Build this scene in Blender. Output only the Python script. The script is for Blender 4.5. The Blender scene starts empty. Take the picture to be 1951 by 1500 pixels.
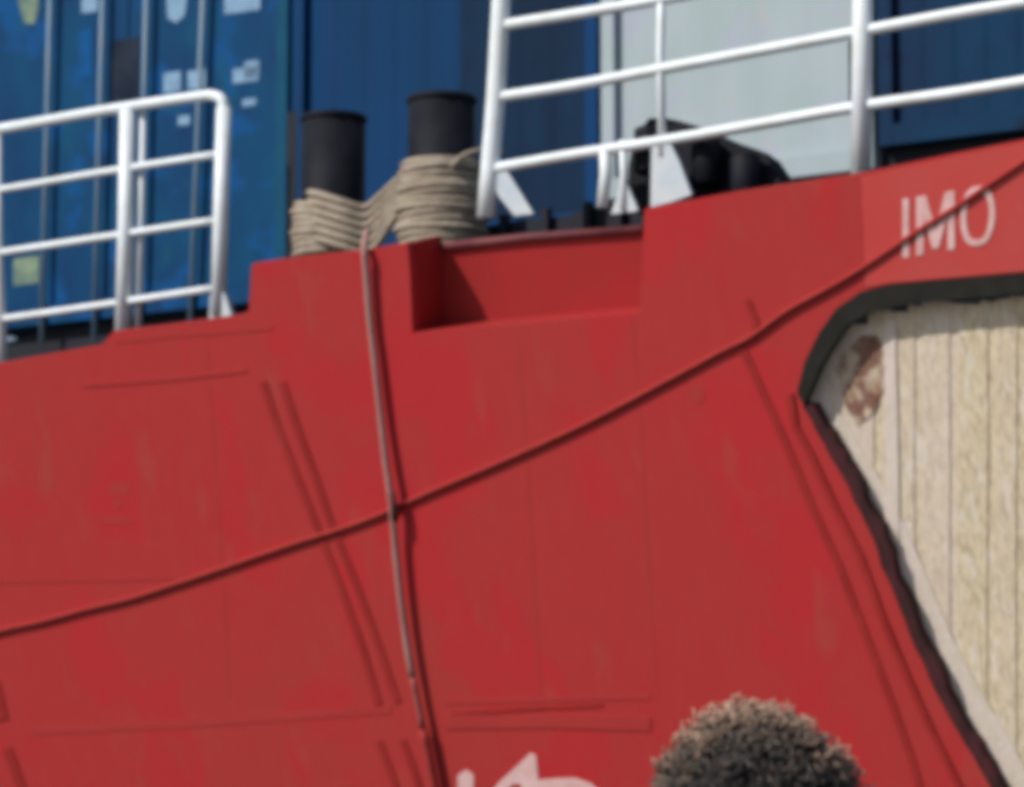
import bpy, bmesh, math, random
from mathutils import Vector, Matrix
from mathutils.geometry import tessellate_polygon
random.seed(7)
R = math.radians
SC = bpy.context.scene
COL = SC.collection

# ------------------------------------------------------------ camera
FPX = 6080.0                       # focal length in pixels of the 1951 px wide photograph
PITCH = math.atan(810 / FPX)
EYE = Vector((0, 0, 1.6))
cd = bpy.data.cameras.new('camera')
cam = bpy.data.objects.new('camera', cd)
COL.objects.link(cam)
cam.location = EYE
cam.rotation_euler = (R(90) + PITCH, 0, 0)
cd.sensor_width = 36
cd.lens = 36 * FPX / 1951
cd.clip_end = 3000
cd.dof.use_dof = True              # the photograph is a soft, slightly misfocused telephoto crop
cd.dof.focus_distance = 6.6
cd.dof.aperture_fstop = 5.6
SC.camera = cam

# ------------------------------------------------------------ world, sun, exposure
SUN_AZ, SUN_EL = 62, 40            # degrees left of the line behind the camera; elevation
sun_to = Vector((-math.sin(R(SUN_AZ)) * math.cos(R(SUN_EL)), -math.cos(R(SUN_AZ)) * math.cos(R(SUN_EL)), math.sin(R(SUN_EL))))
w = bpy.data.worlds.new('World')
SC.world = w
w.use_nodes = True
nt = w.node_tree
sky = nt.nodes.new('ShaderNodeTexSky')
sky.sky_type = 'NISHITA'
sky.sun_disc = False
sky.sun_elevation = R(SUN_EL)
sky.sun_rotation = math.atan2(sun_to.x, sun_to.y)
nt.links.new(sky.outputs[0], nt.nodes['Background'].inputs[0])
nt.nodes['Background'].inputs[1].default_value = 0.09
sd = bpy.data.lights.new('sun', 'SUN')
sd.energy = 3.8
sd.angle = R(0.6)
sd.color = (1, 0.95, 0.88)
so = bpy.data.objects.new('sun', sd)
COL.objects.link(so)
so.rotation_euler = sun_to.to_track_quat('Z', 'Y').to_euler()
so.location = sun_to * 40
SC.view_settings.view_transform = 'Standard'
SC.view_settings.look = 'None'
SC.view_settings.gamma = 1
SC.view_settings.use_curve_mapping = False
SC.view_settings.exposure = 0.2
SC.cycles.pixel_filter_type = 'BLACKMAN_HARRIS'
SC.cycles.filter_width = 4.5
SC.cycles.use_denoising = True

# ------------------------------------------------------------ materials
def mat(name, col, rough=0.5, var=None, scale=3.0, stretch=(1, 1, 1), bump=0.0, bscale=20, metal=0.0, spots=None, rnd=None, fine=None, spec=0.5):
    """Paint-like material: base colour drifting to `var` by noise; spots=(colour, threshold, scale, stretch) adds stains or painted-in reflections."""
    m = bpy.data.materials.new(name)
    m.use_nodes = True
    n, l = m.node_tree.nodes, m.node_tree.links
    b = n['Principled BSDF']
    b.inputs['Roughness'].default_value = rough
    b.inputs['Metallic'].default_value = metal
    b.inputs['Specular IOR Level'].default_value = spec
    tc = n.new('ShaderNodeTexCoord')
    def noise(sc_, st, detail=4, rough_=0.55):
        mp = n.new('ShaderNodeMapping'); mp.inputs['Scale'].default_value = st
        l.new(tc.outputs['Object'], mp.inputs[0])
        nz = n.new('ShaderNodeTexNoise'); nz.inputs['Scale'].default_value = sc_
        nz.inputs['Detail'].default_value = detail; nz.inputs['Roughness'].default_value = rough_
        l.new(mp.outputs[0], nz.inputs[0])
        return nz.outputs[0]
    def mixc(a, bcol, fac):
        mx = n.new('ShaderNodeMix'); mx.data_type = 'RGBA'
        if isinstance(a, tuple): mx.inputs[6].default_value = (*a, 1)
        else: l.new(a, mx.inputs[6])
        mx.inputs[7].default_value = (*bcol, 1)
        l.new(fac, mx.inputs[0])
        return mx.outputs[2]
    def ramp(src, lo, hi, top=1.0):
        r = n.new('ShaderNodeMapRange'); r.inputs[1].default_value = lo; r.inputs[2].default_value = hi
        r.inputs[4].default_value = top
        l.new(src, r.inputs[0]); return r.outputs[0]
    c = col
    if var: c = mixc(c, var, ramp(noise(scale, stretch), 0.35, 0.68))
    if fine: c = mixc(c, fine[0], ramp(noise(fine[1], fine[2], 5, 0.6), 0.45, 0.75, fine[3]))
    for s in (spots or []):
        c = mixc(c, s[0], ramp(noise(s[2], s[3], 3), s[1], s[1] + 0.08, s[4] if len(s) > 4 else 1.0))
    if rnd:
        oi = n.new('ShaderNodeObjectInfo')
        c = mixc(c, rnd, ramp(oi.outputs['Random'], 0, 1, 0.75))
    if isinstance(c, tuple): b.inputs['Base Color'].default_value = (*c, 1)
    else: l.new(c, b.inputs['Base Color'])
    if bump:
        bp = n.new('ShaderNodeBump'); bp.inputs['Strength'].default_value = bump; bp.inputs['Distance'].default_value = 0.02
        l.new(noise(bscale, stretch, 3), bp.inputs['Height']); l.new(bp.outputs[0], b.inputs['Normal'])
    return m

M = {}
M['hull'] = mat('red_hull_paint', (.40, .028, .030), .5, (.375, .034, .031), 1.2, (1, 1, .6), .25, 1.6, spec=.2,
                spots=[((.455, .019, .026), .53, 1.9, (1, 1, .6), .55), ((.36, .055, .042), .60, 2.6, (1.5, 1.5, .5), .45)],
                fine=((.375, .044, .038), 7, (2, 2, .3), .4))
M['hull_shaded'] = mat('shaded_red_paint', (.335, .020, .022), .5, (.28, .024, .022), 2.2, (1, 1, 1), .2, 2, spec=.2)  # darker copy of the hull red: the bay's shade is in the colour
M['faded'] = mat('faded_red_paint', (.46, .066, .058), .5, (.48, .048, .044), 2.0, (1, 1, 1), .2, 2, spec=.25,
                 spots=[((.42, .11, .08), .62, 4, (1, 1, 1), .5)])
M['weld'] = mat('shaded_weld_paint', (.25, .016, .015), .6, (.31, .024, .021), 5, spec=.2)  # darker red paints in the shadow along the seams
M['maroon'] = mat('shaded_maroon_edge', (.075, .018, .022), .7, (.030, .012, .012), 9, (1, 1, .6), spec=.2)  # shade on the opening's lower edge put into the colour
M['strip'] = mat('worn_red_paint', (.38, .036, .034), .55, (.355, .030, .030), 2.5, spec=.2)
M['white'] = mat('white_rail_paint', (.72, .78, .83), .5, (.64, .69, .69), 5, fine=((.60, .54, .50), 14, (1, 1, 1), .4))
M['rod'] = mat('galvanised_rod', (.17, .27, .38), .5, (.24, .31, .36), 4, spec=.2)
M['letter'] = mat('white_lettering', (.70, .47, .46), .5, (.60, .33, .31), 12)
M['letter_wall'] = mat('white_marking', (.20, .34, .48), .5, (.14, .24, .38), 9, spec=.2)
M['letter_yellow'] = mat('yellow_marking', (.20, .27, .17), .5, (.08, .14, .13), 9, spec=.2)
M['blue'] = mat('bright_blue_paint', (.004, .056, .135), .6, (.005, .036, .110), 2.5, (1, 1, .6), .05, 8, spec=.06,
                spots=[((.004, .068, .215), .54, 2.2, (1, 1, 1), .8), ((.006, .075, .12), .62, 5, (1, 1, .5), .6)])  # brighter blue spots paint in reflections on the doors
M['blue_mid'] = mat('deep_blue_paint', (.005, .041, .130), .6, (.005, .034, .095), 1.1, (1, 1, .3), spec=.05)
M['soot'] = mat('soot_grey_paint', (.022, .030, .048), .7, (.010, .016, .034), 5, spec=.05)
M['soot_blue'] = mat('fresh_blue_paint', (.004, .085, .26), .6, (.005, .06, .18), 4, spec=.05)
M['crossing_dark'] = mat('crossing_shade', (.10, .035, .035), .9, (.14, .045, .045), 8, spec=.1)  # dark blot where the diagonal shadow crosses the hanging line
M['cap'] = mat('dulled_capping_paint', (.12, .030, .040), .7, (.19, .06, .06), 5, spec=.2)
M['bracket'] = mat('greyed_white_paint', (.40, .46, .52), .6, (.50, .52, .53), 8, spec=.2)
M['teal'] = mat('teal_paint', (.006, .070, .130), .6, (.006, .055, .12), 3, spec=.06)
M['blue_dark'] = mat('shaded_blue_paint', (.006, .018, .042), .6, (.006, .026, .064), 2.5, (1, 1, .4), spec=.05)  # darker blue: shade on the right of the middle container painted in
M['navy'] = mat('navy_paint', (.008, .024, .062), .6, (.005, .036, .085), 1.8, (1, 1, 1), spec=.05,
                spots=[((.010, .014, .030), .58, 3, (1, 1, 1), .6)])
M['grey'] = mat('pale_grey_paint', (.33, .39, .42), .6, (.30, .37, .38), 2.2, (1, 1, .7), spec=.2,
                spots=[((.34, .35, .46), .58, 3, (1, 1, 1), .5), ((.39, .37, .36), .62, 4, (1, 1, 1), .4)])
M['dark'] = mat('dark_steel', (.016, .020, .030), .7, (.016, .015, .020), 3, spec=.15)
M['black'] = mat('black_paint', (.006, .007, .011), .65, (.012, .013, .019), 5, spec=.12)
M['rim_shade'] = mat('rim_shade_black', (.014, .015, .013), .8, (.024, .022, .018), 9, spec=.15)  # near-black for the shaded underside of the opening's top edge
M['rope'] = mat('weathered_rope', (.36, .31, .24), .9, (.25, .20, .15), 9, (1, 1, 1), .6, 60, spots=[((.44, .30, .29), .6, 8, (1, 1, 1), .5)])
M['rope_line'] = mat('greyed_rope', (.34, .15, .14), .9, (.36, .22, .19), 3, (1, 1, 1), .5, 60)
M['rope_red'] = mat('red_stained_rope', (.34, .105, .095), .9, (.27, .05, .045), 5, (1, 1, 1), .5, 60, spec=.1)
M['rope_shadow'] = mat('rope_shadow_red', (.31, .036, .033), .9, (.34, .042, .037), 5, (1, 1, 1), .4, 60, spec=.1)  # dark red that paints rope shadow, used for both lines
M['timber'] = mat('weathered_timber', (.72, .61, .43), .8, (.64, .53, .36), 4, (6, 6, .35), .5, 25, spec=.2,
                  rnd=(.70, .58, .53), fine=((.34, .27, .18), 6, (9, 9, .45), 1.0), spots=[((.74, .68, .60), .56, 5, (5, 5, .4), .7)])
M['timber_pale'] = mat('pale_timber', (.68, .58, .53), .8, (.60, .52, .42), 5, (4, 4, .5), .4, 25, spec=.2)
M['timber_rot'] = mat('rotted_timber', (.27, .15, .095), .9, (.60, .50, .38), 9, (2, 2, 1), .5, 30, spots=[((.15, .055, .035), .52, 8, (1, 1, 1), .8)])
M['quay'] = mat('quay_concrete', (.28, .27, .25), .9, (.22, .21, .19), .8, fine=((.16, .15, .14), 6, (1, 1, 1), .5))
M['water'] = mat('harbour_water', (.01, .025, .03), .12, None, bump=.4, bscale=2)
M['skin'] = mat('skin', (.42, .22, .15), .55)
M['shirt'] = mat('blue_cotton', (.08, .12, .2), .9)
M['trousers'] = mat('dark_cotton', (.03, .03, .04), .9)

# hair: dark at the root, light at the curl tips, the sunlit rim painted in (colour stored along every strand)
hm = bpy.data.materials.new('curly_hair'); hm.use_nodes = True
hb = hm.node_tree.nodes['Principled BSDF']; hb.inputs['Roughness'].default_value = .5
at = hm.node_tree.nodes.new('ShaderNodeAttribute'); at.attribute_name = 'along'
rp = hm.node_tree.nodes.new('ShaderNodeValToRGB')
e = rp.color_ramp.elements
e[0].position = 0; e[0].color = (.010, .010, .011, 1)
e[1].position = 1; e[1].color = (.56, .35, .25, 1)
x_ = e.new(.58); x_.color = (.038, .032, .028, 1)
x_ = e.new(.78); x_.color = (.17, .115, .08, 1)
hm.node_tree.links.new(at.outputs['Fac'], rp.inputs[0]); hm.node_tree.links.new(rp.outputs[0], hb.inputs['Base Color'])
M['hair'] = hm

# ------------------------------------------------------------ helpers
def link(name, me, m=None, parent=None, smooth=False):
    o = bpy.data.objects.new(name, me)
    COL.objects.link(o)
    if m: me.materials.append(M[m])
    if parent: o.parent = parent
    if smooth:
        for p in me.polygons: p.use_smooth = True
    return o
def mesh(name, vs, fs, m=None, parent=None, smooth=False):
    me = bpy.data.meshes.new(name)
    me.from_pydata([tuple(v) for v in vs], [], fs)
    bm = bmesh.new(); bm.from_mesh(me)
    bmesh.ops.recalc_face_normals(bm, faces=bm.faces[:]); bm.to_mesh(me); bm.free()
    me.update()
    return link(name, me, m, parent, smooth)
def tag(o, label=None, cat=None, group=None, kind=None):
    if label: o['label'] = label
    if cat: o['category'] = cat
    if group: o['group'] = group
    if kind: o['kind'] = kind
    return o
def thing(name, label, cat, group=None):
    o = bpy.data.objects.new(name, None); COL.objects.link(o)
    o.empty_display_size = .2
    return tag(o, label, cat, group)
def rest(root, loc):
    """put a thing's Empty at its base without moving the parts"""
    d = Vector(loc) - root.location
    root.location = Vector(loc)
    for c in root.children: c.location = c.location - d
def tube_geo(pts, r, sides=10, closed=False):
    pts = [Vector(p) for p in pts]
    n = len(pts); vs = []; fs = []
    rr = r if isinstance(r, (list, tuple)) else [r] * n
    prev = None
    for i, p in enumerate(pts):
        a = pts[(i - 1) % n] if (closed or i > 0) else p
        b = pts[(i + 1) % n] if (closed or i < n - 1) else p
        t = (b - a).normalized()
        if prev is None:
            ref = Vector((0, 0, 1)) if abs(t.z) < .9 else Vector((1, 0, 0))
            u = t.cross(ref).normalized()
        else:
            u = (prev - t * prev.dot(t)).normalized()
        prev = u
        v = t.cross(u)
        for k in range(sides):
            an = 2 * math.pi * k / sides
            vs.append(p + (u * math.cos(an) + v * math.sin(an)) * rr[i])
    for i in range(n if closed else n - 1):
        j = (i + 1) % n
        for k in range(sides):
            k2 = (k + 1) % sides
            fs.append((i * sides + k, i * sides + k2, j * sides + k2, j * sides + k))
    if not closed:
        fs.append(tuple(range(sides))[::-1]); fs.append(tuple(range((n - 1) * sides, n * sides)))
    return vs, fs
def tube(name, pts, r, m, parent=None, sides=10, closed=False):
    vs, fs = tube_geo(pts, r, sides, closed)
    return mesh(name, vs, fs, m, parent, True)
def spline(pts, k=6):
    """Catmull-Rom through the points"""
    P = [Vector(p) for p in pts]; P = [P[0] * 2 - P[1]] + P + [P[-1] * 2 - P[-2]]
    out = []
    for i in range(1, len(P) - 2):
        for j in range(k):
            t = j / k
            a, b, c, d = P[i - 1], P[i], P[i + 1], P[i + 2]
            out.append(.5 * ((2 * b) + (c - a) * t + (2 * a - 5 * b + 4 * c - d) * t * t + (3 * b - a - 3 * c + d) * t ** 3))
    out.append(P[-2]); return out
def cyl(name, c, axis, r, h, m, parent=None, sides=32, r2=None, bev=0.0):
    axis = Vector(axis).normalized(); c = Vector(c)
    r2 = r if r2 is None else r2
    prof = [(0.0, r - bev), (bev, r), (h - bev, r2), (h, r2 - bev)] if bev else [(0, r), (h, r2)]
    pts = [c + axis * a for a, _ in prof]
    u = axis.orthogonal().normalized(); v = axis.cross(u)
    vs = []; fs = []
    for p, (_, q) in zip(pts, prof):
        for k in range(sides):
            an = 2 * math.pi * k / sides
            vs.append(p + (u * math.cos(an) + v * math.sin(an)) * q)
    for i in range(len(prof) - 1):
        for k in range(sides):
            k2 = (k + 1) % sides
            fs.append((i * sides + k, i * sides + k2, (i + 1) * sides + k2, (i + 1) * sides + k))
    fs.append(tuple(range(sides))); fs.append(tuple(range((len(prof) - 1) * sides, len(prof) * sides)))
    o = mesh(name, vs, fs, m, parent)
    for p in o.data.polygons: p.use_smooth = len(p.vertices) == 4
    return o

FW = Vector((0, math.cos(PITCH), math.sin(PITCH))); UPV = Vector((0, -math.sin(PITCH), math.cos(PITCH)))
def ray(x, y): return (FW * FPX + Vector((1, 0, 0)) * (x - 975.5) + UPV * (750 - y)).normalized()

TH = R(32)                                     # the ship lies at 32 degrees to the picture plane, its right part nearer
D = Vector((math.cos(TH), -math.sin(TH), 0))   # along the ship
NIN = Vector((math.sin(TH), math.cos(TH), 0))  # into the ship
Z = Vector((0, 0, 1))
class Plane:
    """a flat surface of the ship: s along it, t up it, off outward from it"""
    def __init__(s, p0, flare):
        s.p0 = Vector(p0); s.d = D
        s.u = (Z - NIN * flare).normalized()
        s.n = s.u.cross(s.d).normalized()
        if s.n.dot(NIN) > 0: s.n = -s.n        # outward, towards the quay
    def hit(s, x, y, off):
        r = ray(x, y)
        return EYE + r * ((s.p0 + s.n * off - EYE).dot(s.n) / r.dot(s.n))
    def st(s, x, y):
        q = s.hit(x, y, 0) - s.p0
        return (q.dot(s.d), q.dot(s.u))
    def at(s, st, off=0.0): return s.p0 + s.d * st[0] + s.u * st[1] + s.n * off
    def px(s, x, y, off=0.0): return s.hit(x, y, off)
HULL = Plane((0, 16, 4), 0.28)
RECESS = Plane(HULL.p0 - HULL.n * .31, .28)
RAILP = Plane(Vector((0, 16, 4)) + NIN * .22, 0)
BOLP = Plane(Vector((0, 16, 4)) + NIN * .55, 0)
CONTP = Plane(Vector((0, 16, 4)) + NIN * 5.0, 0)

def prism(name, plane, loops, off, thick, m, parent=None, st=False):
    """outline (first loop) with holes, standing `off` proud of the plane and `thick` deep"""
    L = [[(p if st else plane.st(*p)) for p in lp] for lp in loops]
    flat = [p for lp in L for p in lp]
    tris = tessellate_polygon([[Vector((p[0], p[1], 0)) for p in lp] for lp in L])
    n = len(flat)
    vs = [plane.at(p, off) for p in flat] + [plane.at(p, off - thick) for p in flat]
    fs = [tuple(t) for t in tris] + [tuple(i + n for i in t)[::-1] for t in tris]
    k = 0
    for lp in L:
        q = len(lp)
        for i in range(q):
            a, b = k + i, k + (i + 1) % q
            fs.append((a, b, b + n, a + n))
        k += q
    return mesh(name, vs, fs, m, parent)
def stroke_loop(pts, wd):
    """outline of a line of width wd (pixels) through pixel points"""
    L, Rr = [], []
    for i, p in enumerate(pts):
        a = Vector(pts[max(i - 1, 0)]); b = Vector(pts[min(i + 1, len(pts) - 1)])
        t = (b - a).normalized(); nrm = Vector((-t.y, t.x)); p = Vector(p)
        ww = wd[i] if isinstance(wd, (list, tuple)) else wd
        L.append(tuple(p + nrm * ww / 2)); Rr.append(tuple(p - nrm * ww / 2))
    return L + Rr[::-1]

# ------------------------------------------------------------ setting: quay and water
quay = mesh('quay', [(-400, -600, 0), (400, -600, 0), (400, 11, 0), (-400, 11, 0), (-400, 11, -3), (400, 11, -3)],
            [(0, 1, 2, 3), (3, 2, 5, 4)], 'quay'); tag(quay, kind='structure')
water = mesh('water', [(-1500, 11.01, -1.6), (1500, 11.01, -1.6), (1500, 2500, -1.6), (-1500, 2500, -1.6)], [(0, 1, 2, 3)], 'water')
tag(water, kind='structure')

# ------------------------------------------------------------ ship hull
ship = thing('ship', 'red ship hull with a dark rimmed opening and white IMO lettering', 'ship')
top = [(0, 692), (195, 657), (215, 632), (300, 622), (458, 600), (474, 592), (480, 503), (555, 492), (690, 477), (776, 462),
       (781, 520), (786, 634), (1000, 615), (1219, 596), (1223, 500), (1228, 398), (1400, 366), (1640, 330), (1800, 296), (1951, 266)]
topst = [HULL.st(*p) for p in top]
sl = (topst[1][1] - topst[0][1]) / (topst[1][0] - topst[0][0])
outer = [(-14, topst[0][1] - .35)] + topst + [(7.5, topst[-1][1] + .5), (7.5, -6), (-14, -6)]
op_px = [(2260, 490), (2100, 508), (1951, 524), (1800, 537), (1700, 546), (1645, 560), (1600, 590), (1568, 635), (1540, 690),
         (1526, 745), (1530, 775), (1560, 830), (1603, 905), (1655, 1005), (1690, 1105), (1735, 1210), (1785, 1320), (1840, 1420),
         (1890, 1505), (1990, 1700), (2260, 1750)]
rj = random.Random(11)
op2 = op_px[:10]
for a_, b_ in zip(op_px[10:], op_px[11:]):
    for k_ in range(4): op2.append((a_[0] + (b_[0] - a_[0]) * k_ / 4 + rj.uniform(-2.5, 2.5), a_[1] + (b_[1] - a_[1]) * k_ / 4))
op2.append(op_px[-1])
hole = [HULL.st(*p) for p in op2]
hull = prism('hull', HULL, [outer, hole], 0, .07, 'hull', ship, st=True)

# recessed bulwark bay: back wall, cheeks, sill
prism('bulwark_plate', RECESS, [[(700, 700), (700, 500), (785, 478), (850, 468), (1000, 455), (1120, 444), (1223, 438), (1320, 425), (1320, 690)]], 0, .03, 'hull_shaded', ship)
def cheek(name, a, b, sh, m='hull_shaded'):
    pa, pb = HULL.st(*a), HULL.st(*b)
    tow = Vector(sh)
    A, B = HULL.at(pa, -.07), HULL.at(pb, -.07)
    A2, B2 = HULL.at(pa, -.31), HULL.at(pb, -.31)
    t = HULL.d * tow[0] + HULL.u * tow[1]
    vs = [A, B, B2, A2, A + t, B + t, B2 + t, A2 + t]
    return mesh(name, vs, [(0, 1, 2, 3), (4, 5, 6, 7), (0, 1, 5, 4), (1, 2, 6, 5), (2, 3, 7, 6), (3, 0, 4, 7)], m, ship)
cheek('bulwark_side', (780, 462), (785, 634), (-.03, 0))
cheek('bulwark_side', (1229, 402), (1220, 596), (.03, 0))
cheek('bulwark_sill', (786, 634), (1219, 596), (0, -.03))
# capping bar along the back wall
tube('capping_bar', [RECESS.px(785, 476, .01), RECESS.px(1000, 453, .01), RECESS.px(1224, 437, .01)], .022, 'cap', ship)
# faded doubler plate that carries the lettering
fd = prism('shell_plate', HULL, [[(1642, 336), (1800, 302), (1951, 272), (2300, 200), (2300, 478), (2100, 500), (1951, 517), (1800, 530), (1700, 539), (1650, 548)]],
      .005, .004, 'faded', ship); fd['label'] = 'paler faded red plate carrying the letters'
# lettering IMO
def by(x): return 492 - (x - 1718) * .17
def ty(x): return 380 - (x - 1718) * .17
H = .009
def letter(pts, wd): return stroke_loop(pts, wd)
prism('letter', HULL, [letter([(1727, by(1727)), (1727, ty(1727))], 12)], H, .003, 'letter', ship)
prism('letter', HULL, [[(1747, by(1747)), (1747, ty(1747)), (1766, ty(1766)), (1784, by(1784) - 42), (1802, ty(1802)), (1820, ty(1820)),
                        (1820, by(1820)), (1807, by(1807)), (1807, ty(1807) + 42), (1790, by(1790) - 8), (1778, by(1778) - 8), (1761, ty(1761) + 42), (1761, by(1761))]],
      H, .003, 'letter', ship)
def oring(cx, rx, ry, n=28):
    return [(cx + rx * math.copysign(abs(math.cos(2 * math.pi * i / n)) ** .75, math.cos(2 * math.pi * i / n)),
             (by(cx) + ty(cx)) / 2 - .17 * rx * math.cos(2 * math.pi * i / n) + ry * math.sin(2 * math.pi * i / n)) for i in range(n)]
prism('letter', HULL, [oring(1864, 33, 57), oring(1864, 22, 45)[::-1]], H, .003, 'letter', ship)
# painted white mark at the bottom of the frame (only its upper tips show)
em = prism('painted_mark', HULL, [[(874, 1620), (872, 1478), (888, 1466), (903, 1476), (902, 1620)]], .004, .003, 'letter', ship)
em['label'] = 'white painted mark with a pointed tip'
prism('painted_mark', HULL, [[(925, 1540), (948, 1494), (1012, 1434), (1022, 1440), (1026, 1486), (1060, 1483), (1095, 1482), (1125, 1492), (1148, 1512), (1160, 1560),
       (1132, 1560), (1118, 1524), (1080, 1508), (1022, 1512), (1018, 1620), (990, 1620), (994, 1494), (975, 1494), (960, 1560)]], .004, .003, 'letter', ship)

# weld seams and rubbing band
def seam(pts, wd, h=.006, m='weld', name='weld_seam'):
    return prism(name, HULL, [stroke_loop(pts, wd)], h, h - .0005, m, ship)
seam([(502, 728), (530, 815), (565, 905), (605, 1005), (650, 1120), (690, 1230), (722, 1342)], 13)
seam([(538, 728), (565, 810), (600, 905), (632, 1000), (680, 1115), (722, 1230), (758, 1338)], 13)
seam([(722, 1412), (745, 1470), (775, 1560), (810, 1680)], 13)
seam([(768, 1410), (790, 1470), (818, 1560), (850, 1680)], 13)
seam([(1425, 572), (1440, 612), (1438, 650)], 12)
seam([(1412, 655), (1450, 740), (1500, 850), (1545, 960), (1600, 1080), (1650, 1210), (1700, 1340), (1735, 1440), (1770, 1560)], 14)
seam([(1506, 750), (1516, 810), (1548, 870), (1585, 950), (1640, 1060), (1680, 1170), (1730, 1290), (1780, 1400), (1840, 1520)], 12, .012)
seam([(-12, 1300), (6, 1372)], 22)
seam([(14, 1425), (34, 1480), (70, 1580)], 18)
seam([(-30, 1425), (10, 1580)], 14)
def band(pts, wd, h=.003, m='strip'): return seam(pts, wd, h, m, 'plate_lap')
band([(-300, 1118), (0, 1108), (330, 1102)], 6)
band([(60, 1392), (340, 1380), (560, 1364), (745, 1352)], 16)
band([(850, 1338), (1000, 1334), (1240, 1328)], 9)
band([(850, 1376), (1050, 1374), (1240, 1380)], 26, .005)
band([(220, 650), (330, 640), (520, 625)], 7)
band([(160, 735), (330, 722), (470, 706)], 7, .005)
band([(1640, 338), (1642, 440), (1650, 548)], 6, .004)
seam([(860, 1362), (1000, 1352), (1150, 1344)], 7, .004)
for x, y, rx, ry in ((228, 932, 22, 14), (222, 992, 34, 8), (472, 1370, 18, 8), (1328, 752, 16, 20), (225, 960, 8, 8)):
    prism('weld_scar', HULL, [[(x + rx * math.cos(a * .52), y + ry * math.sin(a * .52)) for a in range(12)]], .0015, .001, 'strip', ship)
for xs in (392, 1205, 985):
    seam([(xs, 640 if xs < 1200 else 610), (xs + 20, 900), (xs + 45, 1330)], 4, .0010, 'strip', 'plate_joint')

# rim of the opening: shaded underside and edge as dark strips
rim_in = [(2260, 528), (2100, 545), (1951, 558), (1800, 572), (1712, 582), (1662, 592), (1618, 618), (1590, 656), (1564, 700), (1541, 752)]
prism('opening_rim_shade', HULL, [[(2265, 484), (2100, 503), (1951, 520), (1800, 533), (1699, 542), (1641, 556), (1596, 587), (1563, 632), (1535, 688), (1520, 748), (1532, 770)] + rim_in[::-1]],
      .010, .05, 'rim_shade', ship)['label'] = 'black strip for the shaded underside along the top of the opening'
lo = [(1534, 772), (1564, 826), (1607, 902), (1659, 1002), (1694, 1102), (1739, 1207), (1789, 1317), (1844, 1417), (1894, 1502), (1995, 1700)]
lo2 = []
for a_, b_ in zip(lo, lo[1:]):
    for k_ in range(4): lo2.append((a_[0] + (b_[0] - a_[0]) * k_ / 4, a_[1] + (b_[1] - a_[1]) * k_ / 4))
lo = [(x - 7, y) for x, y in lo2]
lo_in = [(x + 24 + rj.uniform(-5, 5), y) for i, (x, y) in enumerate(lo)]
prism('opening_edge', HULL, [lo + lo_in[::-1]], -.003, .08, 'maroon', ship)
# the hull's inner side, deck and hatch coaming
dk = [HULL.at((-14, -.6), -.15), HULL.at((7.5, -.3), -.15)]
dk += [dk[1] + NIN * 12, dk[0] + NIN * 12]
mesh('deck', dk, [(0, 1, 2, 3)], 'dark', ship)
prism('inner_bulkhead', Plane(HULL.p0 - HULL.n * .7, .28), [[(1350, 430), (2400, 330), (2500, 2300), (1350, 2300)]], 0, .03, 'black', ship)
co = [(-600, 780), (245, 601), (850, 470), (1400, 351), (1800, 264), (2500, 110), (2500, 900), (-600, 1500)]
prism('hatch_coaming', Plane(CONTP.p0 + NIN * .12, 0), [co], 0, .3, 'dark', ship)
rest(ship, HULL.at((0, -6)))

# ------------------------------------------------------------ boards in the opening
boards = thing('timber_boarding', 'tan upright weathered boards inside the dark rimmed hull opening', 'timber')
x = 1500.0; i = 0
BP = Plane(HULL.p0 - HULL.n * .088, .28)
while x < 2290:
    wd = random.uniform(24, 52)
    ytop = 588 - (x - 1690) * .13 + random.uniform(-8, 14)
    if x < 1640: ytop = 610 + (1640 - x) * .3
    lean = random.uniform(-4, 8); of = (.003 if i % 2 else -.003) + random.uniform(-.001, .001); i += 1
    n_ = 5
    Lf = [(x - 7 + random.uniform(-1.5, 1.5) + lean * k / n_, ytop + (1900 - ytop) * k / n_) for k in range(n_ + 1)]
    Rt = [(x + wd + 7 + random.uniform(-2, 2) + lean * k / n_, ytop + random.uniform(-5, 5) * (k == 0) + (1900 - ytop) * k / n_) for k in range(n_ + 1)]
    prism('plank', BP, [Lf + Rt[::-1]], of, .03, 'timber', boards)
    x += wd
pb = prism('edge_board', Plane(HULL.p0 - HULL.n * .080, .28), [[(1530, 745), (1566, 738), (1606, 800), (1672, 905), (1728, 1010), (1770, 1110), (1812, 1210), (1862, 1310), (1918, 1400), (1985, 1520), (2090, 1720),
       (2010, 1720), (1900, 1520), (1790, 1330), (1700, 1130), (1655, 1010), (1560, 840)]], 0, .006, 'timber_pale', boards)
pb['label'] = 'pale board slanting along the lower edge of the opening'
rt = prism('rotten_board', Plane(HULL.p0 - HULL.n * .080, .28), [[(1592, 704), (1606, 672), (1640, 640), (1668, 640), (1690, 668), (1684, 742), (1662, 790), (1632, 812), (1612, 776)]], 0, .006, 'timber_rot', boards)
rt['label'] = 'rusty brown rotten patch of board'
prism('plank', Plane(HULL.p0 - HULL.n * .076, .28), [[(1682, 615), (1705, 610), (1712, 900), (1716, 1300), (1690, 1300), (1688, 900)]], 0, .02, 'timber_pale', boards)
rest(boards, BP.px(1900, 1900))

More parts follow.
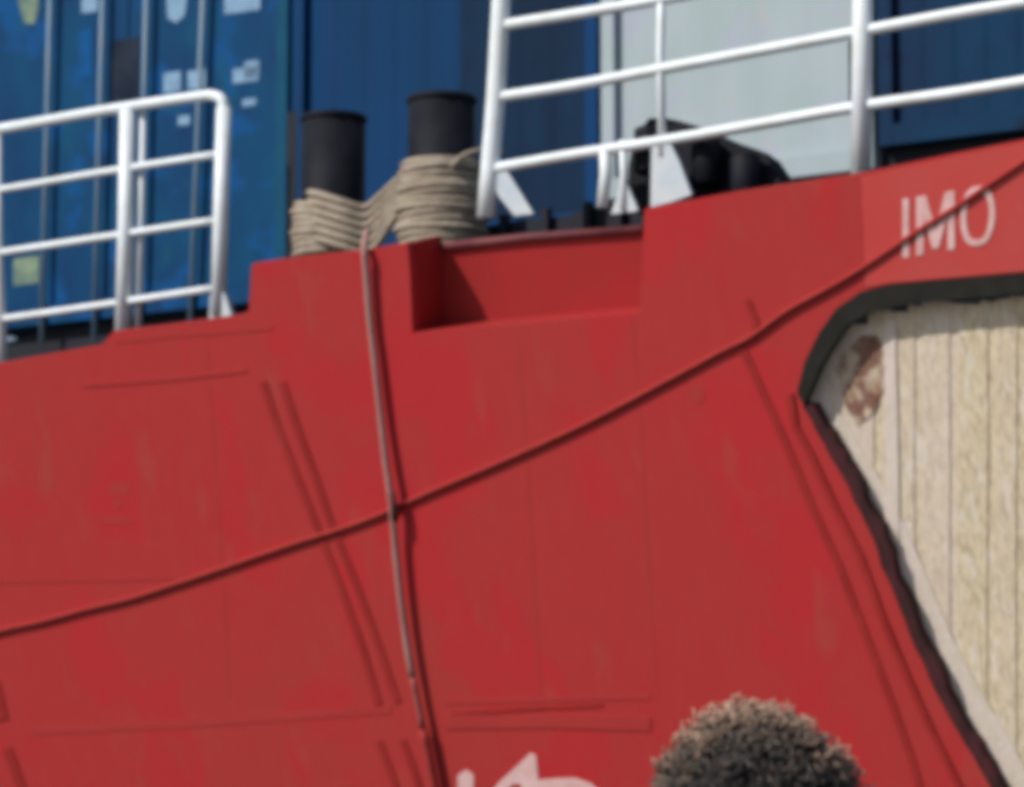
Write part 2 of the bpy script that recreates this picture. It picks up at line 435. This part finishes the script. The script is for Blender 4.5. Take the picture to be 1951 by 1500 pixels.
# ------------------------------------------------------------ containers on deck
def container(name_label, xa, xb, yb, m, kind):
    c = thing('shipping_container', name_label, 'container', None)
    s0, z0 = CONTP.st(xa, yb); s1 = CONTP.st(xb, yb)[0]
    zb = CONTP.st((xa + xb) / 2, yb)[1]
    hgt, dep = 2.90, 6.05
    def box(nm, a, b, c0, c1, d0, d1, mm=m, par=c):
        vs = [CONTP.at((p, q), -d) for d in (d0, d1) for q in (c0, c1) for p in (a, b)]
        return mesh(nm, vs, [(0, 1, 3, 2), (4, 5, 7, 6), (0, 1, 5, 4), (2, 3, 7, 6), (0, 2, 6, 4), (1, 3, 7, 5)], mm, par)
    pw = .10
    box('corner_post', s0, s0 + pw, zb, zb + hgt, 0, .15); box('corner_post', s1 - pw, s1, zb, zb + hgt, 0, .15, 'teal' if kind == 'doors' else m)
    box('bottom_rail', s0 + pw, s1 - pw, zb, zb + .14, .002, .12); box('top_rail', s0 + pw, s1 - pw, zb + hgt - .12, zb + hgt, .002, .12)
    box('shell', s0 + .02, s1 - .02, zb + .02, zb + hgt - .02, .15, dep)
    a, b = s0 + pw, s1 - pw
    if kind == 'doors':
        mid = (a + b) / 2
        for (p, q) in ((a + .01, mid - .008), (mid + .008, b - .01)):
            dr = box('door', p, q, zb + .15, zb + hgt - .13, .04, .09)
            for xt, xb in ((106, 84), (206, 184), (289, 268), (400, 366)):
                A_, B_ = CONTP.st(xt, -220), CONTP.st(xb, 655)
                if p < (A_[0] + B_[0]) / 2 < q:
                    tube('lock_rod', [CONTP.at(A_, .03), CONTP.at(B_, .03)], .019, 'rod', dr)
    else:
        # pressed end wall: vertical corrugations
        nn = 9 if kind == 'corrugated' else 5
        amp = .007 if kind == 'corrugated' else .003
        prof = []
        for k in range(nn):
            wdt = (b - a) / nn; o_ = a + k * wdt
            prof += [(o_, .06), (o_ + wdt * .32, .06), (o_ + wdt * .5, .06 - amp), (o_ + wdt * .82, .06 - amp)]
        prof.append((b, .06))
        def wall(pr, mm):
            vs = []
            for (p, d_) in pr: vs += [CONTP.at((p, zb + .14), -d_), CONTP.at((p, zb + hgt - .12), -d_)]
            return mesh('end_wall', vs, [(2 * k, 2 * k + 2, 2 * k + 3, 2 * k + 1) for k in range(len(pr) - 1)], mm, c)
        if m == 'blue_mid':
            wall(prof[:-16], m); wall(prof[-17:], 'blue_dark')['label'] = 'darker part of the end wall with shade painted in'
        else: wall(prof, m)
    rest(c, CONTP.at(((s0 + s1) / 2, zb), -3))
    return c, zb
CY = lambda x: 601 - (x - 245) * .217
ca, za = container('bright blue container with white lock rods behind the short white railing', -62, 543, CY(245), 'blue', 'doors')
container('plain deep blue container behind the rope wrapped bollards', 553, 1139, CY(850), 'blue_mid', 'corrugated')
cc, zc = container('pale grey container between the deep blue and the navy ones', 1146, 1664, CY(1400), 'grey', 'panel')
container('dark navy container standing above the IMO lettering', 1674, 2290, CY(1900), 'navy', 'corrugated')
# markings on the blue container doors
DOORP = Plane(CONTP.p0 + NIN * .04, 0)
def marking(lp, m='letter_wall'):
    o = prism('marking', DOORP, [lp], .004, .003, m); o.parent = ca; o.location = -ca.location
def rect(x0, y0, x1, y1): 
    g = .14
    return [(x0, y0), (x1, y0 - g * (x1 - x0)), (x1, y1 - g * (x1 - x0)), (x0, y1)]
marking([(38, -120), (72, -120), (74, 20), (66, 46), (48, 44), (36, 10)], 'letter_yellow')
marking(rect(156, -60, 186, 26)); marking([(316, -40), (362, -40), (352, 30), (336, 44), (320, 36)])
marking(rect(428, -60, 496, 28)); marking(rect(444, 132, 492, 160)); marking(rect(466, 118, 494, 150))
marking(rect(312, 140, 345, 178)); marking(rect(358, 136, 392, 172)); marking(rect(462, 190, 488, 204)); marking(rect(340, 222, 362, 240))
marking(rect(26, 494, 74, 545), 'letter_yellow')
marking(rect(214, 78, 266, 196), 'soot'); marking(rect(150, 60, 176, 150), 'soot_blue')

# ------------------------------------------------------------ railings
def rpt(x, y, off=0): return RAILP.px(x, y, off)
def rr(px_): return px_ * .93 / 2 * 16.5 / FPX
lr = thing('railing', 'short white railing with rounded end on the lower step of the hull', 'railing')
tube('handrail', spline([rpt(-700, 352), rpt(-300, 291), rpt(0, 246), rpt(200, 211), rpt(380, 184), rpt(408, 183), rpt(424, 192), rpt(427, 215)]), rr(25), 'white', lr, 12)
for a in ([(-700, 470), (-300, 409), (0, 362), (200, 328), (418, 294)], [(-700, 588), (-300, 527), (0, 482), (200, 452), (414, 420)],
          [(-700, 700), (-300, 648), (0, 609), (200, 581), (414, 549)]):
    tube('rail', spline([rpt(*p) for p in a]), rr(17), 'white', lr)
tube('post', [rpt(427, 205), rpt(421, 400), rpt(416, 600)], rr(34), 'white', lr, 14)
tube('post', [rpt(243, 212), rpt(240, 420), rpt(234, 640)], rr(36), 'white', lr, 14)
tube('post', [rpt(272, 212, -.05), rpt(268, 420, -.05), rpt(262, 630, -.05)], rr(18), 'white', lr, 10)
tube('post', [rpt(-6, 255), rpt(-4, 470), rpt(6, 700)], rr(24), 'white', lr, 12)
tube('post', [rpt(-260, 290), rpt(-262, 500), rpt(-262, 730)], rr(36), 'white', lr, 12)
prism('foot_bracket', RAILP, [[(404, 565), (432, 560), (446, 604), (402, 612)]], .02, .04, 'bracket', lr)
rest(lr, rpt(200, 660))

rl = thing('railing', 'tall white railing running up to the right above the IMO lettering', 'railing')
tube('post', [rpt(962, -120), rpt(955, 0), rpt(945, 180), rpt(934, 320), rpt(926, 415)], rr(40), 'white', rl, 14)
tube('rail', spline([rpt(950, 50), rpt(1150, 18), rpt(1300, -9), rpt(1600, -66), rpt(2300, -190)]), rr(24), 'white', rl)
tube('rail', spline([rpt(945, 186), rpt(1100, 162), rpt(1300, 124), rpt(1620, 64), rpt(1800, 30), rpt(1951, 4), rpt(2300, -55)]), rr(23), 'white', rl)
tube('rail', spline([rpt(938, 322), rpt(1100, 294), rpt(1280, 266), rpt(1450, 236), rpt(1620, 206), rpt(1800, 180), rpt(1951, 156), rpt(2300, 100)]), rr(23), 'white', rl)
tube('post', [rpt(1262, -120), rpt(1258, 100), rpt(1262, 300)], rr(17), 'white', rl, 12)
tube('post', [rpt(1646, -160), rpt(1643, 60), rpt(1640, 345)], rr(40), 'white', rl, 14)
tube('post', [rpt(1152, 280), rpt(1154, 330), rpt(1148, 396)], rr(24), 'white', rl, 12)
tube('post', [rpt(1186, 268), rpt(1188, 330), rpt(1188, 400)], rr(15), 'white', rl, 10)
tube('post', [rpt(2150, -120), rpt(2150, 100), rpt(2150, 260)], rr(36), 'white', rl, 12)
prism('foot_bracket', RAILP, [[(938, 318), (962, 318), (1018, 408), (982, 412), (950, 372), (944, 350)]], .01, .02, 'bracket', rl)
prism('foot_bracket', RAILP, [[(1244, 276), (1278, 270), (1298, 312), (1320, 372), (1282, 386), (1242, 396)]], .015, .03, 'bracket', rl)
prism('foot_bracket', RAILP, [[(1182, 350), (1194, 350), (1216, 402), (1164, 408)]], .0, .02, 'bracket', rl)
prism('foot_bracket', RAILP, [[(1628, 60), (1612, 78), (1612, 200), (1626, 212)]], -.03, .01, 'dark', rl)  # no bracket: dark strip for the dark slot beside the post
rest(rl, rpt(1250, 400))

# ------------------------------------------------------------ bollards and rope
def drum(xc, ytop, wpx, label):
    b = thing('bollard', label, 'bollard', 'pair of black mooring bollards')
    p = BOLP.px(xc, ytop); r = wpx / 2 * 16.7 / FPX
    dz = 1.25
    cyl('drum', p - Z * dz, Z, r, dz - .03, 'black', b, 36)
    cyl('cap', p - Z * .04, Z, r * 1.06, .04, 'black', b, 36, bev=.012)
    cyl('base', p - Z * (dz + .03), Z, r * 1.5, .03, 'black', b, 36)
    rest(b, p - Z * (dz + .03))
    return p, r
p1, r1 = drum(636, 222, 128, 'black mooring bollard nearer the short railing, its lower half wrapped in rope')
p2, r2 = drum(842, 186, 132, 'taller standing black mooring bollard beside the tall railing post, wrapped in rope')
bk = mesh('shade_strip', *(lambda q: ([v for v in q], [(0, 1, 2, 3), (4, 5, 6, 7), (0, 1, 5, 4), (1, 2, 6, 5), (2, 3, 7, 6), (3, 0, 4, 7)]))(
    [BOLP.px(548, 214, o) if k == 0 else BOLP.px(566, 212, o) if k == 1 else BOLP.px(562, 500, o) if k == 2 else BOLP.px(544, 502, o) for o in (.02, -.1) for k in range(4)]), 'dark')  # dark strip in place of the shadowed gap beside the drum
tag(bk, 'thin dark upright strip standing in for the shadowed gap beside the left rope wrapped bollard', 'shade_strip')

rope = thing('mooring_rope', 'tan mooring rope wound around both bollards and hanging down the hull', 'rope')
def hgt(plane_x, y): return BOLP.px(plane_x, y).z
def ring(c, r, z0, tilt, rad, wob, bulge=0):
    n = 40; out = []
    for k in range(n):
        a = 2 * math.pi * k / n
        d_ = Vector((math.cos(a), math.sin(a), 0))
        out.append(Vector((c.x, c.y, 0)) + d_ * (r + bulge + rad * .9 + wob * math.sin(3 * a + z0 * 50)) + Z * (z0 + tilt * d_.dot(D)))
    return out
RR = .021
za_, zb_ = hgt(636, 500), hgt(636, 392); z = za_; k = 0
while z < zb_:
    f = (z - za_) / (zb_ - za_)
    tube('rope_turn', ring(p1, r1 + (.010 if k % 3 == 1 else 0), z, -.045 * f, RR, .004, .012 * math.sin(3 * f)), RR * random.uniform(.92, 1.08), 'rope', rope, 10, True)
    z += RR * 1.7; k += 1
za_, zb_ = hgt(842, 480), hgt(842, 312); z = za_; k = 0
while z < zb_:
    f = (z - za_) / (zb_ - za_)
    tube('rope_turn', ring(p2, r2 + (.012 if k % 3 == 0 else 0), z, .010 * math.sin(k * 1.7), RR, .004, .030 * math.sin(math.pi * (.15 + .85 * f))), RR * random.uniform(.92, 1.1), 'rope', rope, 10, True)
    z += RR * 1.7; k += 1
# the strands crossing over between the drums
for dy in (0, 17, 34, 51, 68, 85):
    tube('rope_turn', spline([BOLP.px(580, 366 + dy, r1 * .5), BOLP.px(606, 370 + dy, r1 + .04), BOLP.px(650, 384 + dy, r1 + .04), BOLP.px(694, 396 + dy, r1 * .8), BOLP.px(722, 376 + dy, r1 * .7),
                              BOLP.px(748, 352 + dy * .8, r2 * .9), BOLP.px(775, 328 + dy * .7, r2 * .9)]), RR, 'rope', rope)
tube('rope_end', spline([BOLP.px(860, 318, r2), BOLP.px(885, 296, r2 * .6), BOLP.px(925, 286, .02), BOLP.px(960, 290, -.1)]), RR * .75, 'rope', rope)
vx = [(700, 440, -.12), (694, 470, .03), (698, 520, .035), (704, 600, .035), (713, 680, .038), (725, 790, .042), (735, 880, .052), (746, 960, .060), (752, 1030, .052), (760, 1110, .05), (771, 1200, .05),
      (786, 1290, .05), (806, 1390, .05), (828, 1500, .05), (856, 1640, .05), (900, 1850, .06), (1010, 2400, .06)]
hp = spline([HULL.px(a, b, o) for a, b, o in vx], 5)
tube('hanging_line', hp[:56], .018, 'rope_line', rope, 10)
tube('hanging_line', hp[55:61], .017, 'rope_red', rope, 10)
tube('hanging_line', hp[60:], .026, 'rope_shadow', rope, 10)['label'] = 'lower dark red length of the line with its shadow painted in'
tube('crossing_shade_sleeve', [HULL.px(746, 938, .062), HULL.px(750, 965, .064), HULL.px(753, 992, .060)], .0205, 'crossing_dark', rope, 12)  # added dark sleeve for the shadow crossing the line
rest(rope, BOLP.px(740, 490))

dx = [(-900, 1420), (-400, 1310), (-150, 1245), (0, 1202), (80, 1184), (160, 1162), (250, 1140), (350, 1108), (450, 1074), (560, 1036), (650, 1008), (720, 982), (756, 966), (800, 946), (880, 912), (960, 878), (1050, 838),
      (1130, 800), (1210, 758), (1300, 710), (1370, 672), (1430, 642), (1500, 592), (1580, 548), (1660, 500), (1740, 446), (1820, 396), (1900, 342), (1960, 302), (2080, 222), (2250, 110)]
offs = [.013 for a, b in dx]
dl = tube('rope_shadow_line', spline([HULL.px(a, b, o) for (a, b), o in zip(dx, offs)], 4), .0125, 'rope_shadow', None, 10)  # solid line built in place of a rope's shadow on the hull
tag(dl, 'thin dark line standing in for a rope shadow across the red hull diagonally up past the lettering', 'rope')

# ------------------------------------------------------------ dark deck gear
kb = thing('deck_beam', 'low dark steel beam on deck behind the cut out in the bulwark', 'beam')
DP = Plane(Vector((0, 16, 4)) + NIN * .75, 0)
prism('beam', DP, [[(770, 470), (850, 445), (1000, 418), (1080, 412), (1120, 396), (1232, 380), (1240, 560), (770, 640)]], 0, .2, 'dark', kb)
for xx in (905, 960, 1040, 1120, 1180):
    yy = 447 - (xx - 850) * .15
    prism('rib', DP, [[(xx, yy - 18), (xx + 12, yy - 20), (xx + 12, yy + 60), (xx, yy + 60)]], .05, .05, 'dark', kb)
rest(kb, DP.px(1000, 600))

fl = thing('fairlead', 'black roller fairlead with sloping ends in front of the pale grey container', 'fairlead')
FP = Plane(Vector((0, 16, 4)) + NIN * .42, 0)
prism('housing', FP, [[(1192, 400), (1198, 310), (1210, 262), (1236, 226), (1262, 224), (1300, 232), (1345, 246), (1392, 268), (1440, 284), (1462, 300), (1486, 335), (1480, 400)]], 0, .14, 'black', fl)
for xx, yt in ((1236, 240), (1345, 262), (1420, 292)):
    q = FP.px(xx, yt, .07)
    cyl('roller', q - Z * .25, Z, .075, .24, 'black', fl, 24, bev=.015)
rest(fl, FP.px(1350, 400))

# ------------------------------------------------------------ person in front, seen from behind
per = thing('person', 'person with curly dark hair and sunlit tips standing before the red hull', 'person')
PY = 4.15
PX = (1438 - 975.5) / FPX * PY
TOPZ = 1.6 + (810 - (1340 - 750) * 1.0) * 0  # set below from the ray
rtop = ray(1438, 1384); hz = (EYE + rtop * (PY / rtop.y)).z
B = Vector((PX, PY, 0)); s = hz / 1.78
def body(name, nodes, edges, m, sub=2, scale=1.0):
    me = bpy.data.meshes.new(name)
    me.from_pydata([tuple(Vector(v[:3]) * s) for v in nodes], edges, [])
    o = link(name, me, m, per)
    sk = o.modifiers.new('skin', 'SKIN'); sk.use_smooth_shade = True
    for i_, v in enumerate(nodes):
        d_ = me.skin_vertices[0].data[i_]
        rx = v[3]; ry = v[4] if len(v) > 4 else v[3]
        d_.radius = (rx * s, ry * s); d_.use_root = i_ == 0
    ss = o.modifiers.new('sub', 'SUBSURF'); ss.levels = sub; ss.render_levels = sub
    o.location = B
    return o
nodes = [(0, 0, .95, .15, .11), (0, .0, 1.12, .13, .10), (0, 0, 1.30, .16, .11), (0, -.01, 1.43, .10, .08), (0, 0, 1.50, .055), (0, .015, 1.56, .06)]
edges = [(0, 1), (1, 2), (2, 3), (3, 4), (4, 5)]
for sg in (-1, 1):
    b0 = len(nodes)
    nodes += [(sg * .17, 0, 1.40, .055), (sg * .22, 0, 1.13, .042), (sg * .235, .05, .90, .028), (sg * .238, .06, .83, .036, .02)]
    edges += [(3, b0), (b0, b0 + 1), (b0 + 1, b0 + 2), (b0 + 2, b0 + 3)]
    palm = b0 + 3
    for fi, (fy, ln) in enumerate(((-.032, .075), (-.011, .085), (.011, .08), (.032, .062))):
        f0 = len(nodes)
        nodes += [(sg * .236, .065 + fy, .79, .0095), (sg * .226, .067 + fy, .79 - ln * .55, .0085), (sg * .212, .068 + fy, .79 - ln, .007)]
        edges += [(palm, f0), (f0, f0 + 1), (f0 + 1, f0 + 2)]
    f0 = len(nodes)
    nodes += [(sg * .225, .105, .82, .011), (sg * .215, .118, .785, .009)]
    edges += [(palm, f0), (f0, f0 + 1)]
    b0 = len(nodes)
    nodes += [(sg * .10, 0, .85, .09), (sg * .11, .01, .50, .06), (sg * .115, -.02, .10, .04), (sg * .12, .10, .035, .04, .03)]
    edges += [(0, b0), (b0, b0 + 1), (b0 + 1, b0 + 2), (b0 + 2, b0 + 3)]
body('body', nodes, edges, 'skin')
body('shirt', [(0, 0, .92, .165, .125), (0, 0, 1.12, .145, .115), (0, 0, 1.30, .175, .125), (0, -.01, 1.42, .115, .09),
               (.17, 0, 1.405, .07), (.205, 0, 1.22, .058), (-.17, 0, 1.405, .07), (-.205, 0, 1.22, .058)],
     [(0, 1), (1, 2), (2, 3), (3, 4), (4, 5), (3, 6), (6, 7)], 'shirt')
body('trousers', [(0, 0, .96, .16, .12), (.10, 0, .82, .10), (.11, .01, .50, .075), (.115, -.02, .12, .06), (-.10, 0, .82, .10), (-.11, .01, .50, .075), (-.115, -.02, .12, .06)],
     [(0, 1), (1, 2), (2, 3), (0, 4), (4, 5), (5, 6)], 'trousers')
# head: one shaped surface, the face looks away from the camera towards the ship (+y)
HC = B + Vector((0, .01, 1.655 * s))
bm = bmesh.new(); bmesh.ops.create_uvsphere(bm, u_segments=40, v_segments=28, radius=1)
for v in bm.verts:
    x0, y0, z0 = v.co
    wx = .078 * (1 - .22 * max(0, -z0) ** 1.5); wy = .098; wz = .118
    co_ = Vector((x0 * wx, y0 * wy, z0 * wz))
    if y0 > .5:
        co_.y -= .012 * math.exp(-((z0 - .02) / .1) ** 2) * math.exp(-((abs(x0) - .38) / .18) ** 2)      # eye sockets
        co_.y += .022 * math.exp(-((z0 + .22) / .16) ** 2) * math.exp(-(x0 / .12) ** 2)                   # nose
        co_.y += .008 * math.exp(-((z0 + .52) / .07) ** 2) * math.exp(-(x0 / .3) ** 2)                    # lips
        co_.y += .012 * math.exp(-((z0 + .85) / .15) ** 2) * math.exp(-(x0 / .4) ** 2)                    # chin
    v.co = co_ * s
me = bpy.data.meshes.new('head'); bm.to_mesh(me); bm.free()
hd = link('head', me, 'skin', per, True); hd.location = HC
for sg in (-1, 1):
    vs, fs = tube_geo([HC + Vector((sg * .079, .004 + .018 * math.cos(a * .6), -.008 + .03 * math.sin(a * .6))) * s for a in range(11)], .008, 8)
    mesh('ear', vs, fs, 'skin', per, True)
    bm = bmesh.new(); bmesh.ops.create_uvsphere(bm, u_segments=16, v_segments=10, radius=.012)
    me = bpy.data.meshes.new('eye'); bm.to_mesh(me); bm.free()
    ey = link('eye', me, 'letter', per, True); ey.location = HC + Vector((sg * .031, .082, .002)) * s

# curls: corkscrew strands over the scalp
rg = random.Random(3)
HV, HF, HA = [], [], []
def strand(pts, rad, alongs, sides=4):
    base = len(HV)
    vs, fs = tube_geo(pts, rad, sides)
    HV.extend(vs); HF.extend([tuple(i_ + base for i_ in f) for f in fs])
    for a in alongs: HA.extend([a] * sides)
NC = 3200
for i in range(NC):
    g = (i + .5) / NC
    zc_ = 1 - 1.35 * g; ph = i * 2.39996
    rxy = math.sqrt(max(0, 1 - zc_ * zc_))
    n0 = Vector((rxy * math.cos(ph), rxy * math.sin(ph), zc_))
    if n0.y > .35 and n0.z < .35: continue
    root = HC + Vector((n0.x * .093, n0.y * .100 - .004, n0.z * .108)) * s
    lump = .5 + .45 * math.sin(n0.x * 17 + 1.3) * math.cos(n0.z * 15 + .4) + .30 * math.sin(n0.z * 21 + n0.x * 13)
    ln = (.026 + .034 * lump + rg.uniform(-.006, .012)) * s * (1 + .25 * (1 - abs(n0.z)))
    dirv = (n0 + Vector((rg.uniform(-.45, .45), rg.uniform(-.45, .45), rg.uniform(-.3, .35)))).normalized()
    u_ = dirv.orthogonal().normalized(); v_ = dirv.cross(u_)
    cr = rg.uniform(.005, .011) * s; turns = rg.uniform(1.2, 2.6); p0_ = rg.uniform(0, 6.28)
    pts = []; al = []; N_ = 15
    tipl = min(1.0, max(.3, .52 + .38 * lump + .35 * max(0, n0.z - .3) - .50 * max(0, -n0.y - .35) + rg.uniform(-.10, .10)))  # paints the sunlit rim: crown lighter, curls facing the camera darker
    for q in range(N_):
        t = q / (N_ - 1); a = p0_ + turns * 2 * math.pi * t
        pts.append(root + dirv * ln * t + (u_ * math.cos(a) + v_ * math.sin(a)) * cr * min(1, t * 3 + .2) - Z * .010 * t * t * (1 - n0.z))
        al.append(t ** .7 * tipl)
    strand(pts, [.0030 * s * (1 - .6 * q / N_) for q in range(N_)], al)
me = bpy.data.meshes.new('hair'); me.from_pydata([tuple(v) for v in HV], [], HF)
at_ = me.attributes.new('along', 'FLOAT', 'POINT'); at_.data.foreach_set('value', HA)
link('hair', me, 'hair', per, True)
rest(per, B)
